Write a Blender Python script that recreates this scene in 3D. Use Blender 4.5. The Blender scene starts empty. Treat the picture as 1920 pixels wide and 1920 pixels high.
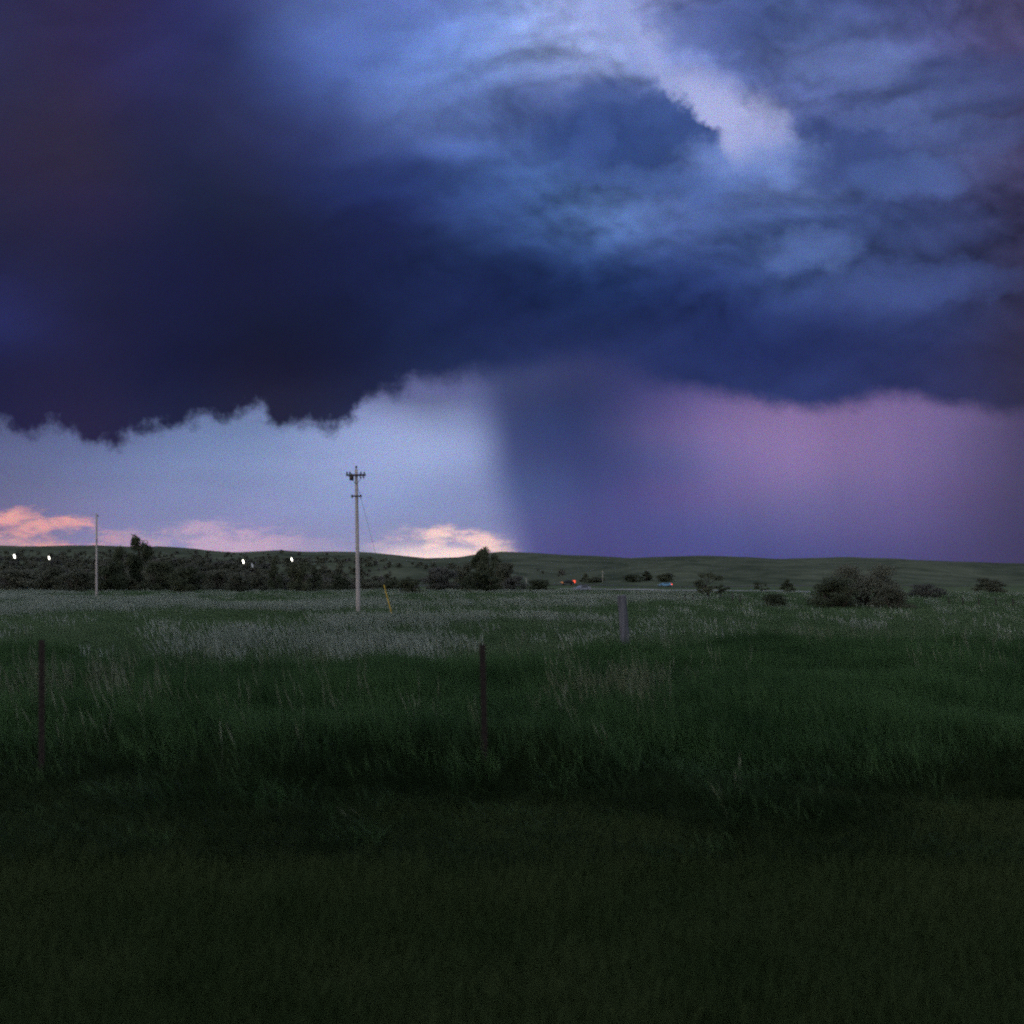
import bpy, bmesh, math, random
import numpy as np
from mathutils import Vector, Matrix

rng = np.random.default_rng(11)
random.seed(11)
SC = bpy.context.scene
COL = SC.collection
R = math.radians

# ------------------------------------------------------------------ camera
EYE = 2.1                       # eye height above the field, metres
cam = bpy.data.cameras.new('camera')
cam.sensor_width = 36.0
cam.lens = 36.0
cam.shift_y = 130 / 1920
cam.clip_start = 0.05
cam.clip_end = 60000
cam.dof.use_dof = True
cam.dof.focus_distance = 70.0
cam.dof.aperture_fstop = 1.05
co = bpy.data.objects.new('camera', cam)
COL.objects.link(co)
co.location = (0, 0, EYE)
co.rotation_euler = (R(90), 0, 0)
SC.camera = co

# ------------------------------------------------------------------ render look
SC.view_settings.view_transform = 'Standard'
SC.view_settings.look = 'None'
SC.view_settings.exposure = 0.0
SC.view_settings.gamma = 1.0
SC.view_settings.use_curve_mapping = False
SC.render.engine = 'CYCLES'
SC.cycles.use_denoising = False
SC.cycles.max_bounces = 4
SC.cycles.diffuse_bounces = 3
SC.cycles.glossy_bounces = 2
SC.cycles.transmission_bounces = 2
SC.cycles.transparent_max_bounces = 4
SC.cycles.sample_clamp_indirect = 3.0
SC.cycles.filter_width = 2.2
SC.cycles.use_adaptive_sampling = True
SC.cycles.adaptive_threshold = 0.04
SC.cycles.adaptive_min_samples = 24


def lin(c):
    c = np.asarray(c, float) / 255.0
    return np.where(c <= 0.04045, c / 12.92, ((c + 0.055) / 1.055) ** 2.4)


# ------------------------------------------------------------------ node expressions
class E:
    """a float socket (or number) that builds Math nodes"""
    nt = None

    def __init__(s, v):
        s.v = v

    @staticmethod
    def op(name, *a, clamp=False):
        n = E.nt.nodes.new('ShaderNodeMath')
        n.operation = name
        n.use_clamp = clamp
        for i, x in enumerate(a):
            x = x.v if isinstance(x, E) else x
            if isinstance(x, (int, float)):
                n.inputs[i].default_value = x
            else:
                E.nt.links.new(x, n.inputs[i])
        return E(n.outputs[0])

    def __add__(s, o): return E.op('ADD', s, o)
    def __radd__(s, o): return E.op('ADD', o, s)
    def __sub__(s, o): return E.op('SUBTRACT', s, o)
    def __rsub__(s, o): return E.op('SUBTRACT', o, s)
    def __mul__(s, o): return E.op('MULTIPLY', s, o)
    def __rmul__(s, o): return E.op('MULTIPLY', o, s)
    def __truediv__(s, o): return E.op('DIVIDE', s, o)


def emax(a, b): return E.op('MAXIMUM', a, b)
def emin(a, b): return E.op('MINIMUM', a, b)
def eabs(a): return E.op('ABSOLUTE', a)
def sq(a): return a * a
def cube(a): return a * a * a


def sstep(x, a, b):
    n = E.nt.nodes.new('ShaderNodeMapRange')
    n.interpolation_type = 'SMOOTHSTEP'
    for i, q in enumerate((x, a, b, 0.0, 1.0)):
        q = q.v if isinstance(q, E) else q
        if isinstance(q, (int, float)):
            n.inputs[i].default_value = q
        else:
            E.nt.links.new(q, n.inputs[i])
    return E(n.outputs[0])


def vec(x, y, z=0.0):
    n = E.nt.nodes.new('ShaderNodeCombineXYZ')
    for i, q in enumerate((x, y, z)):
        q = q.v if isinstance(q, E) else q
        if isinstance(q, (int, float)):
            n.inputs[i].default_value = q
        else:
            E.nt.links.new(q, n.inputs[i])
    return n.outputs[0]


def fbm(v, scale=1.0, detail=4.0, rough=0.5, dist=0.0, lac=2.0, dim='3D'):
    """fractal noise centred on 0, about -0.5..0.5"""
    n = E.nt.nodes.new('ShaderNodeTexNoise')
    n.noise_dimensions = dim
    n.normalize = True
    n.inputs['Scale'].default_value = scale
    n.inputs['Detail'].default_value = detail
    n.inputs['Roughness'].default_value = rough
    n.inputs['Lacunarity'].default_value = lac
    n.inputs['Distortion'].default_value = dist
    E.nt.links.new(v, n.inputs['Vector'])
    return E(n.outputs[0]) - 0.5


def cmix(a, b, f, blend='MIX'):
    n = E.nt.nodes.new('ShaderNodeMix')
    n.data_type = 'RGBA'
    n.blend_type = blend
    n.clamp_factor = True
    f = f.v if isinstance(f, E) else f
    if isinstance(f, (int, float)):
        n.inputs[0].default_value = f
    else:
        E.nt.links.new(f, n.inputs[0])
    for i, q in ((6, a), (7, b)):
        if isinstance(q, (tuple, list, np.ndarray)):
            n.inputs[i].default_value = (float(q[0]), float(q[1]), float(q[2]), 1)
        else:
            E.nt.links.new(q, n.inputs[i])
    return n.outputs[2]


def cscale(c, f):
    n = E.nt.nodes.new('ShaderNodeVectorMath')
    n.operation = 'SCALE'
    E.nt.links.new(c, n.inputs[0])
    f = f.v if isinstance(f, E) else f
    if isinstance(f, (int, float)):
        n.inputs['Scale'].default_value = f
    else:
        E.nt.links.new(f, n.inputs['Scale'])
    return n.outputs[0]


def cadd(a, b):
    n = E.nt.nodes.new('ShaderNodeVectorMath')
    n.operation = 'ADD'
    E.nt.links.new(a, n.inputs[0])
    E.nt.links.new(b, n.inputs[1])
    return n.outputs[0]


def curve(x, pts, lo, hi, vlo, vhi):
    """piecewise smooth y(x)"""
    n = E.nt.nodes.new('ShaderNodeFloatCurve')
    t = E.op('DIVIDE', x - lo, hi - lo, clamp=True)
    E.nt.links.new(t.v, n.inputs['Value'])
    c = n.mapping.curves[0]
    P = [((px - lo) / (hi - lo), (py - vlo) / (vhi - vlo)) for px, py in pts]
    c.points[0].location = P[0]
    c.points[1].location = P[-1]
    for p in P[1:-1]:
        c.points.new(*p)
    n.mapping.update()
    return E(n.outputs[0]) * (vhi - vlo) + vlo


def prefilter(G):
    """control values whose cubic B-spline passes (nearly) through G, kept above zero"""
    C = G.copy()

    def sm(A, ax):
        A = np.moveaxis(A, ax, 0)
        P = np.concatenate([A[:1], A, A[-1:]])
        out = (P[:-2] + 4 * P[1:-1] + P[2:]) / 6
        return np.moveaxis(out, 0, ax)
    for _ in range(12):
        C = np.maximum(C + 0.9 * (G - sm(sm(C, 0), 1)), G * 0.45)
    return C


def colour_grid(x, y, xs, y0, dy, rows):
    """bicubic field of sky colours: one B-spline ramp per row, B-spline weights between rows"""
    G = prefilter(lin(np.array(rows)))
    t = E.op('DIVIDE', x - xs[0], xs[-1] - xs[0], clamp=True)
    yc = emin(emax(y, y0), y0 + dy * (len(rows) - 1))
    acc = None
    ext = [G[0]] + list(G) + [G[-1]]
    for j, row in enumerate(ext):
        n = E.nt.nodes.new('ShaderNodeValToRGB')
        cr = n.color_ramp
        cr.interpolation = 'B_SPLINE'
        cr.elements[0].position = 0
        cr.elements[1].position = 1
        for k in range(1, len(xs) - 1):
            cr.elements.new((xs[k] - xs[0]) / (xs[-1] - xs[0]))
        for k, c in enumerate(row):
            cr.elements[k].color = (float(c[0]), float(c[1]), float(c[2]), 1)
        E.nt.links.new(t.v, n.inputs[0])
        d = eabs((yc - (y0 + dy * (j - 1))) * (1.0 / dy))
        w = cube(emax(2.0 - d, 0.0)) * (1 / 6) - cube(emax(1.0 - d, 0.0)) * (4 / 6)
        c = cscale(n.outputs[0], w)
        acc = c if acc is None else cadd(acc, c)
    return acc


# ------------------------------------------------------------------ sky
SUN_EL, SUN_AZ = R(9), R(215)      # low sun behind the camera to the left, azimuth from +Y clockwise
world = bpy.data.worlds.new('World')
SC.world = world
world.use_nodes = True
NT = world.node_tree
NT.nodes.clear()
E.nt = NT
world.cycles.sampling_method = 'NONE'      # an even, overcast sky: found by bounced rays alone


DECK = [
    [(49, 48, 89), (49, 44, 81), (47, 49, 96), (70, 81, 136), (96, 117, 180), (109, 132, 199), (134, 157, 215), (159, 171, 227), (97, 113, 171), (75, 92, 143), (72, 87, 137), (78, 84, 134), (82, 78, 120)],
    [(47, 46, 82), (49, 44, 81), (47, 49, 96), (64, 75, 128), (88, 109, 172), (100, 122, 189), (129, 152, 211), (156, 169, 225), (97, 113, 170), (70, 87, 137), (70, 82, 133), (75, 81, 130), (79, 76, 115)],
    [(48, 47, 81), (49, 44, 81), (47, 49, 96), (46, 53, 97), (83, 106, 174), (105, 133, 201), (124, 147, 206), (151, 168, 223), (106, 122, 177), (73, 90, 141), (86, 102, 153), (75, 82, 129), (67, 64, 101)],
    [(47, 45, 74), (49, 44, 73), (44, 45, 84), (47, 53, 94), (64, 80, 137), (98, 122, 186), (77, 100, 159), (71, 96, 156), (81, 103, 164), (89, 105, 160), (78, 92, 144), (74, 87, 134), (67, 66, 103)],
    [(46, 41, 70), (46, 42, 68), (37, 40, 72), (39, 44, 79), (43, 55, 104), (58, 79, 135), (63, 88, 142), (53, 75, 124), (60, 80, 129), (92, 111, 164), (54, 69, 113), (70, 82, 130), (60, 59, 92)],
    [(40, 40, 68), (43, 39, 71), (33, 37, 67), (31, 36, 65), (32, 40, 79), (40, 54, 103), (61, 87, 143), (74, 101, 153), (77, 99, 154), (70, 90, 141), (63, 80, 129), (57, 65, 108), (56, 55, 88)],
    [(37, 38, 73), (35, 36, 67), (29, 32, 65), (28, 31, 62), (27, 33, 68), (30, 40, 80), (35, 52, 98), (47, 69, 119), (50, 70, 122), (61, 82, 134), (60, 76, 124), (56, 66, 109), (49, 48, 77)],
    [(41, 45, 92), (35, 36, 70), (28, 31, 63), (25, 29, 56), (25, 31, 62), (28, 38, 76), (29, 40, 81), (33, 47, 91), (37, 51, 100), (41, 55, 106), (46, 58, 106), (50, 59, 104), (48, 47, 75)],
    [(33, 35, 71), (35, 35, 67), (28, 31, 62), (28, 29, 54), (27, 32, 62), (34, 44, 81), (37, 49, 91), (43, 53, 100), (41, 52, 100), (43, 54, 102), (43, 53, 101), (47, 51, 91), (48, 46, 73)],
    [(36, 36, 71), (41, 38, 70), (34, 38, 68), (36, 37, 62), (38, 43, 73), (44, 52, 90), (43, 55, 98), (47, 56, 103), (46, 56, 103), (48, 58, 106), (48, 56, 102), (49, 52, 92), (49, 47, 74)],
]
LEFT = [
    [(86, 95, 132), (88, 99, 139), (96, 107, 148), (102, 116, 158), (83, 92, 134), (95, 101, 141), (91, 101, 145), (82, 90, 132)],
    [(86, 95, 132), (91, 104, 146), (103, 116, 158), (113, 126, 170), (115, 124, 169), (101, 108, 152), (102, 112, 158), (90, 99, 141)],
    [(90, 97, 137), (99, 110, 152), (107, 123, 166), (116, 134, 177), (141, 156, 202), (149, 163, 207), (127, 139, 186), (99, 108, 154)],
    [(98, 104, 143), (109, 119, 161), (120, 134, 177), (128, 144, 187), (146, 160, 204), (150, 164, 208), (132, 144, 189), (104, 113, 158)],
    [(106, 108, 146), (119, 123, 164), (127, 136, 180), (136, 146, 190), (141, 155, 199), (139, 152, 197), (126, 136, 181), (108, 117, 163)],
    [(120, 114, 153), (128, 127, 169), (135, 138, 180), (140, 141, 185), (140, 146, 188), (140, 145, 186), (132, 137, 180), (116, 121, 166)],
    [(139, 126, 159), (140, 133, 167), (142, 139, 177), (149, 141, 179), (150, 149, 186), (162, 154, 186), (139, 136, 176), (116, 117, 162)],
]
RIGHT = [
    [(88, 98, 145), (66, 75, 118), (54, 60, 104), (69, 70, 121), (106, 93, 144), (105, 91, 140), (102, 87, 135), (72, 65, 99)],
    [(88, 98, 145), (62, 71, 114), (55, 61, 106), (93, 85, 138), (127, 107, 156), (121, 102, 150), (114, 97, 145), (76, 68, 102)],
    [(90, 100, 148), (64, 75, 122), (59, 67, 114), (106, 96, 148), (135, 115, 166), (130, 109, 158), (114, 99, 147), (78, 70, 106)],
    [(97, 106, 155), (73, 83, 131), (63, 70, 119), (96, 94, 147), (129, 112, 164), (125, 108, 157), (109, 96, 144), (78, 71, 108)],
    [(103, 109, 161), (84, 96, 146), (70, 76, 128), (95, 88, 143), (110, 102, 153), (110, 101, 151), (101, 89, 137), (76, 70, 106)],
    [(107, 111, 163), (91, 95, 148), (77, 79, 133), (83, 85, 141), (91, 91, 144), (96, 90, 141), (89, 82, 129), (70, 65, 102)],
    [(106, 108, 158), (88, 88, 144), (76, 75, 129), (79, 79, 136), (77, 79, 134), (79, 79, 131), (77, 72, 118), (67, 62, 98)],
]
GAP_BLOBS = [
    ((52, 74, 130), (1190, 236, 170, 76, 0.6), 0.75),
    ((56, 74, 128), (1570, 285, 120, 62, 0.85), 0.65),
    ((112, 138, 202), (1410, 296, 110, 50, 0.95), 0.8),
    ((80, 108, 174), (1250, 342, 150, 34, 0.95), 0.55),
    ((84, 108, 170), (1700, 335, 110, 40, 0.95), 0.5),
    ((74, 100, 166), (1100, 285, 40, 60, 0.95), 0.4),
    ((106, 124, 184), (1590, 125, 120, 40, 0.95), 0.5),
    ((92, 116, 176), (1520, 468, 80, 40, 0.95), 0.55),
    ((70, 88, 145), (1740, 525, 170, 36, 0.95), 0.4),
    ((72, 90, 148), (1340, 52, 130, 40, 0.9), 0.5),
    ((64, 78, 128), (1850, 150, 150, 48, 0.95), 0.5),
    ((60, 76, 126), (1700, 425, 170, 42, 0.95), 0.4),
    ((98, 116, 176), (1640, 222, 120, 22, 0.95), 0.4),
    ((84, 100, 158), (1810, 250, 130, 34, 0.95), 0.35),
    ((86, 108, 168), (1120, 180, 60, 30, 0.95), 0.3),
]
OVER_LO, OVER_HI = (132, 136, 156), (200, 201, 208)


def build_sky():
    tc = NT.nodes.new('ShaderNodeTexCoord')
    sp = NT.nodes.new('ShaderNodeSeparateXYZ')
    NT.links.new(tc.outputs['Generated'], sp.inputs[0])
    dx, dy, dz = (E(sp.outputs[i]) for i in range(3))
    den = emax(dy, 0.35)
    # sky chart: one unit is 1/1920 of a radian near due north, 960 = due north, 1090 = horizon
    X = dx / den * 1920 + 960
    Y = 1090 - dz / den * 1920

    def noise(sx, sy, off, detail=4, rough=0.5, dist=0.0, x=None, y=None):
        return fbm(vec((x or X) * (1 / sx) + off, (y or Y) * (1 / sy) + off * 1.7), 1.0, detail, rough, dist, dim='2D')
    n1 = noise(420, 250, 3.3, 4)
    n2 = noise(420, 250, 17.9, 4)
    xs = [0, 160, 320, 480, 640, 800, 960, 1120, 1280, 1440, 1600, 1760, 1920]

    # ------------- the cloud deck
    WX = X + n1 * 170
    WY = Y + n2 * 120
    deck = colour_grid(WX, WY, xs, -100, 100, DECK)
    by = Y * (1 / 165) + n2 * 0.9
    bx = X * (1 / 250) + n1 * 0.9
    b1 = fbm(vec(bx, by), 1.0, 6, 0.55, dim='2D')
    b2 = fbm(vec(bx, by + 0.2), 1.0, 3, 0.5, dim='2D')
    c1 = fbm(vec(X * (1 / 120) + n1 * 1.6, Y * (1 / 85) + n2 * 1.6), 1.0, 4, 0.5, dim='2D')
    c2 = fbm(vec(X * (1 / 120) + n1 * 1.6, Y * (1 / 85) + n2 * 1.6 + 0.28), 1.0, 2, 0.5, dim='2D')
    relief = (b1 - b2) * 0.9 + b1 * 0.6 + (c1 - c2) * 0.62 + c1 * 0.15
    calm = sstep(X, 480, 1150) * (1 - 0.75 * sstep(Y, 480, 660)) * 0.88 + 0.12
    deck = cscale(deck, emax(1.0 + relief * calm * 1.5, 0.3))
    # bright gap between the two upper clouds
    q1 = noise(100, 90, 1.7, 6, 0.6)
    q2 = noise(100, 90, 6.1, 6, 0.6)
    EX = X + q1 * 110
    EY = Y + q2 * 110

    def blob(cx, cy, rx, ry, soft=0.9):
        q = sq((EX - cx) * (1 / rx)) + sq((EY - cy) * (1 / ry))
        return 1.0 - sstep(q, 1.0 - soft, 1.0 + soft)
    up = curve(EX, [(1000, -420), (1120, -220), (1180, -60), (1205, 40), (1240, 94), (1300, 118), (1360, 144), (1420, 178), (1460, 204), (1500, 262), (1600, 330)], 1000, 1600, -450, 450)
    lo = curve(EX, [(1000, -30), (1080, 10), (1150, 72), (1210, 122), (1255, 154), (1300, 196), (1340, 246), (1375, 272), (1420, 268), (1465, 258), (1500, 250), (1600, 200)], 1000, 1600, -450, 450)
    west_soft = 1 - sstep(X, 1090, 1260)
    east_soft = sstep(X, 1345, 1400)
    gap = (1.0 - 0.35 * sstep(q1 + q2, 0.05, 0.3)) * sstep(X, 960, 1200) * sstep(EY * 0.6 + Y * 0.4 - up, -34, 62) * sstep(lo - EY, -16 - 60 * west_soft - 60 * east_soft, 22 + 70 * west_soft + 45 * east_soft)
    gapc = cmix(lin((142, 160, 216)), lin((172, 179, 227)), sstep(X, 1080, 1360))
    for c, args, k in GAP_BLOBS:
        deck = cmix(deck, lin(c), blob(*args) * k)
    deck = cmix(deck, gapc, gap * 0.95)

    # ------------- below the cloud base: far sky on the west side
    SX = X + n1 * 60
    SY = Y + n2 * 50
    left = colour_grid(SX, SY, xs[:8], 690, 60, LEFT)
    w1 = noise(340, 75, 2.2, 4, 0.5)
    left = cscale(left, 1.0 + w1 * 0.24)
    # sunset cloud banks low in the west
    pk = noise(82, 26, 9.3, 6, 0.6)
    pk2 = noise(260, 60, 4.9, 2, 0.5)
    wy = Y + n2 * 20 + pk * 64
    band = curve(X, [(-500, 962), (-100, 958), (60, 962), (150, 966), (200, 982), (250, 984), (330, 986), (420, 978), (520, 982), (600, 1000), (680, 1020), (720, 1000), (790, 988), (900, 990), (950, 1002), (1000, 1050), (1100, 1090)], -500, 1100, 900, 1100)
    pm = sstep(wy - band, -10, 22) * sstep(pk + pk2 * 0.7, -0.2, 0.16)
    amt = curve(X, [(-500, 0.9), (0, 0.9), (170, 0.8), (240, 0.35), (420, 0.62), (540, 0.45), (640, 0.15), (720, 0.6), (800, 0.95), (930, 0.8), (970, 0.3), (1010, 0.0), (1100, 0.0)], -500, 1100, 0, 1)
    pinkc = cmix(lin((236, 168, 162)), lin((212, 178, 200)), sstep(X, 120, 420))
    pinkc = cmix(pinkc, lin((252, 212, 204)), sstep(X, 600, 800))
    left = cmix(left, pinkc, pm * amt)
    glow = sstep(Y, 1008, 1046) * sstep(eabs(X - 805), 150, 20)
    left = cmix(left, lin((255, 226, 222)), glow * 0.85)
    glow2 = sstep(Y, 995, 1035) * sstep(X, 110, -60)
    left = cmix(left, lin((240, 190, 184)), glow2 * 0.6)
    sh = noise(200, 40, 5.5, 5, 0.55)
    left = cmix(left, lin((100, 105, 155)), sstep(750 - (X - 700) * 0.05 - Y + sh * 60, -10, 22) * sstep(X, 640, 720) * 0.7)

    # ------------- and the rain shaft on the east side
    right = colour_grid(SX, SY, xs[5:], 690, 60, RIGHT)
    rs = fbm(vec((X - (Y - 800) * 0.16) * (1 / 85), Y * (1 / 900)), 1.0, 3, 0.5, dim='2D')
    right = cscale(right, 1.0 + rs * 0.15)
    ex = X + n1 * 30 - (Y - 720) * 0.21
    shaft = sstep(ex, 850, 950)

    # ------------- ragged cloud base
    rag = noise(70, 74, 31.6, 7, 0.63)
    rag2 = noise(260, 200, 2.4, 2, 0.5)
    base = curve(X, [(-300, 775), (0, 792), (60, 806), (110, 796), (190, 828), (250, 814), (330, 792), (400, 780), (480, 774), (520, 794), (640, 786), (690, 748), (800, 718), (900, 706), (1000, 690), (1060, 674), (1150, 680), (1230, 716), (1300, 734), (1400, 750), (1480, 760), (1530, 768), (1600, 752), (1700, 742), (1760, 754), (1830, 766), (1920, 772), (2300, 770)], -300, 2300, 600, 900)
    west = 1 - sstep(X, 660, 900)
    edge = base - Y + rag * (42 + 62 * west) + rag2 * 16
    soft = 34.0 - 13 * west - 12 * sstep(X, 1180, 1380)
    scud = noise(70, 46, 21.7, 5, 0.6)
    cover = emax(sstep(edge, soft * -1.0, soft), sstep(edge + 8 + scud * 110, -14, 40) * (1 - west) * 0.45)

    # ------------- away from the view: the overcast goes on overhead and behind, thinner and brighter to the south
    pp = vec(dx / (emax(dz, 0.0) + 0.25) * 1.3, dy / (emax(dz, 0.0) + 0.25) * 1.3, 0.7)
    on = fbm(pp, 1.0, 3, 0.52, dim='2D')
    over = cmix(lin(OVER_LO), lin(OVER_HI), sstep(on, -0.22, 0.25))
    ns = NT.nodes.new('ShaderNodeTexSky')
    ns.sky_type = 'NISHITA'
    ns.sun_disc = False
    ns.sun_elevation = SUN_EL
    ns.sun_rotation = SUN_AZ
    over = cmix(over, cscale(ns.outputs[0], 0.06), 0.25)
    away = emax(sstep(dy, 0.66, 0.15), sstep(dz, 0.5, 0.8))

    # film grain: coloured white noise multiplied into the sky's emission
    wn = NT.nodes.new('ShaderNodeTexWhiteNoise')
    wn.noise_dimensions = '3D'
    vs = NT.nodes.new('ShaderNodeVectorMath')
    vs.operation = 'SCALE'
    vs.inputs['Scale'].default_value = 2200
    NT.links.new(tc.outputs['Generated'], vs.inputs[0])
    NT.links.new(vs.outputs[0], wn.inputs['Vector'])
    gm = NT.nodes.new('ShaderNodeVectorMath')
    gm.operation = 'MULTIPLY_ADD'
    NT.links.new(wn.outputs['Color'], gm.inputs[0])
    gm.inputs[1].default_value = (1.5, 1.5, 1.5)
    gm.inputs[2].default_value = (0.25, 0.25, 0.25)

    def bg(c, g=True):
        n = NT.nodes.new('ShaderNodeBackground')
        if g:
            k = NT.nodes.new('ShaderNodeVectorMath')
            k.operation = 'MULTIPLY'
            NT.links.new(c, k.inputs[0])
            NT.links.new(gm.outputs[0], k.inputs[1])
            c = k.outputs[0]
        NT.links.new(c, n.inputs['Color'])
        return n.outputs[0]

    def mixs(f, a, b):
        n = NT.nodes.new('ShaderNodeMixShader')
        NT.links.new(f.v, n.inputs[0])
        NT.links.new(a, n.inputs[1])
        NT.links.new(b, n.inputs[2])
        return n.outputs[0]
    sky = mixs(away, mixs(cover, mixs(shaft, bg(left), bg(right)), bg(deck)), bg(over, False))
    out = NT.nodes.new('ShaderNodeOutputWorld')
    NT.links.new(sky, out.inputs[0])


build_sky()

sun = bpy.data.lights.new('sun', 'SUN')
sun.energy = 0.3
sun.angle = R(20)
sun.color = (1.0, 0.86, 0.80)
so = bpy.data.objects.new('sun', sun)
COL.objects.link(so)
sd = Vector((math.sin(SUN_AZ) * math.cos(SUN_EL), math.cos(SUN_AZ) * math.cos(SUN_EL), math.sin(SUN_EL)))
so.rotation_euler = sd.to_track_quat('Z', 'Y').to_euler()
so.location = sd * 50


# ------------------------------------------------------------------ helpers
def tag(o, label=None, cat=None, group=None, kind=None):
    if label: o['label'] = label
    if cat: o['category'] = cat
    if group: o['group'] = group
    if kind: o['kind'] = kind
    return o


def empty(name, loc, rz=0.0):
    o = bpy.data.objects.new(name, None)
    o.empty_display_size = 0.2
    COL.objects.link(o)
    o.location = loc
    o.rotation_euler = (0, 0, rz)
    return o


def link(name, me, parent=None, mat=None):
    o = bpy.data.objects.new(name, me)
    COL.objects.link(o)
    if mat is not None and not me.materials:
        me.materials.append(mat)
    if parent:
        o.parent = parent
    return o


class MB:
    def __init__(s):
        s.v, s.f = [], []

    def add(s, vs, fs):
        o = len(s.v)
        s.v += [tuple(v) for v in vs]
        s.f += [tuple(i + o for i in f) for f in fs]

    def box(s, c, d, rot=None):
        c = Vector(c)
        vs = []
        for z in (-1, 1):
            for x, y in ((-1, -1), (1, -1), (1, 1), (-1, 1)):
                p = Vector((x * d[0] / 2, y * d[1] / 2, z * d[2] / 2))
                if rot is not None: p = rot @ p
                vs.append(c + p)
        s.add(vs, [(3, 2, 1, 0), (4, 5, 6, 7), (0, 1, 5, 4), (1, 2, 6, 5), (2, 3, 7, 6), (3, 0, 4, 7)])

    def tube(s, pts, rads, n=8, cap=True):
        pts = [Vector(p) for p in pts]
        vs, fs = [], []
        for i, p in enumerate(pts):
            t = (pts[min(i + 1, len(pts) - 1)] - pts[max(i - 1, 0)]).normalized()
            a = t.orthogonal().normalized() if abs(t.z) < 0.9 else t.cross(Vector((0, 1, 0))).normalized()
            b = t.cross(a)
            for k in range(n):
                w = 2 * math.pi * k / n
                vs.append(p + (a * math.cos(w) + b * math.sin(w)) * rads[i])
        for i in range(len(pts) - 1):
            for k in range(n):
                fs.append((i * n + k, i * n + (k + 1) % n, (i + 1) * n + (k + 1) % n, (i + 1) * n + k))
        if cap:
            fs.append(tuple(reversed(range(n))))
            fs.append(tuple((len(pts) - 1) * n + k for k in range(n)))
        s.add(vs, fs)

    def lathe(s, c, prof, n=12, axis='Z'):
        vs, fs = [], []
        for r, h in prof:
            for k in range(n):
                w = 2 * math.pi * k / n
                p = Vector((r * math.cos(w), r * math.sin(w), h))
                if axis == 'Y': p = Vector((p.x, p.z, p.y))
                if axis == 'X': p = Vector((p.z, p.x, p.y))
                vs.append(Vector(c) + p)
        for i in range(len(prof) - 1):
            for k in range(n):
                fs.append((i * n + k, i * n + (k + 1) % n, (i + 1) * n + (k + 1) % n, (i + 1) * n + k))
        fs.append(tuple(reversed(range(n))))
        fs.append(tuple((len(prof) - 1) * n + k for k in range(n)))
        s.add(vs, fs)

    def mesh(s, name, smooth=False):
        me = bpy.data.meshes.new(name)
        me.from_pydata(s.v, [], s.f)
        me.update()
        if smooth:
            for p in me.polygons: p.use_smooth = True
        return me

    def build(s, name, mat, parent=None, smooth=False):
        return link(name, s.mesh(name, smooth), parent, mat)


def mat_new(name):
    m = bpy.data.materials.new(name)
    m.use_nodes = True
    m.node_tree.nodes.clear()
    E.nt = m.node_tree
    out = m.node_tree.nodes.new('ShaderNodeOutputMaterial')
    return m, m.node_tree, out


def simple_mat(name, col, rough=0.8, var=0.25, scale=6.0, metal=0.0, stretch=(1, 1, 1), bump=0.0):
    m, nt, out = mat_new(name)
    tc = nt.nodes.new('ShaderNodeTexCoord')
    mp = nt.nodes.new('ShaderNodeMapping')
    mp.inputs['Scale'].default_value = stretch
    nt.links.new(tc.outputs['Object'], mp.inputs[0])
    n = fbm(mp.outputs[0], scale, 5, 0.6)
    b = nt.nodes.new('ShaderNodeBsdfPrincipled')
    c = np.array(col)
    nt.links.new(cmix(tuple(c * (1 - var)), tuple(c * (1 + var)), sstep(n, -0.3, 0.3)), b.inputs['Base Color'])
    b.inputs['Roughness'].default_value = rough
    b.inputs['Metallic'].default_value = metal
    if bump:
        bp = nt.nodes.new('ShaderNodeBump')
        bp.inputs['Strength'].default_value = bump
        nt.links.new(n.v, bp.inputs['Height'])
        nt.links.new(bp.outputs[0], b.inputs['Normal'])
    nt.links.new(b.outputs[0], out.inputs[0])
    return m


def glow_mat(name, col, strength):
    m, nt, out = mat_new(name)
    e = nt.nodes.new('ShaderNodeEmission')
    e.inputs[0].default_value = (*col, 1)
    e.inputs[1].default_value = strength
    nt.links.new(e.outputs[0], out.inputs[0])
    return m


def leaf_mat(name, col, col2, patch=0.05, trans=0.35, rough=0.6, fine=1.5, spec=0.3):
    """diffuse + translucent blade or leaf, colour drifting over the ground and from plant to plant"""
    m, nt, out = mat_new(name)
    g = nt.nodes.new('ShaderNodeNewGeometry')
    oi = nt.nodes.new('ShaderNodeObjectInfo')
    a = fbm(g.outputs['Position'], patch, 3, 0.55)
    b = fbm(g.outputs['Position'], fine, 2, 0.5)
    rnd = E(oi.outputs['Random']) - 0.5
    f = sstep(a * 1.4 + b * 0.7 + rnd * 0.5, -0.45, 0.45)
    c = cmix(col, col2, f)
    p = nt.nodes.new('ShaderNodeBsdfPrincipled')
    p.inputs['Roughness'].default_value = rough
    p.inputs['Specular IOR Level'].default_value = spec
    nt.links.new(c, p.inputs['Base Color'])
    t = nt.nodes.new('ShaderNodeBsdfTranslucent')
    nt.links.new(c, t.inputs[0])
    mx = nt.nodes.new('ShaderNodeMixShader')
    mx.inputs[0].default_value = trans
    nt.links.new(p.outputs[0], mx.inputs[1])
    nt.links.new(t.outputs[0], mx.inputs[2])
    nt.links.new(mx.outputs[0], out.inputs[0])
    return m


# ------------------------------------------------------------------ value noise in numpy
_perm = rng.random((64, 64))


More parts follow.
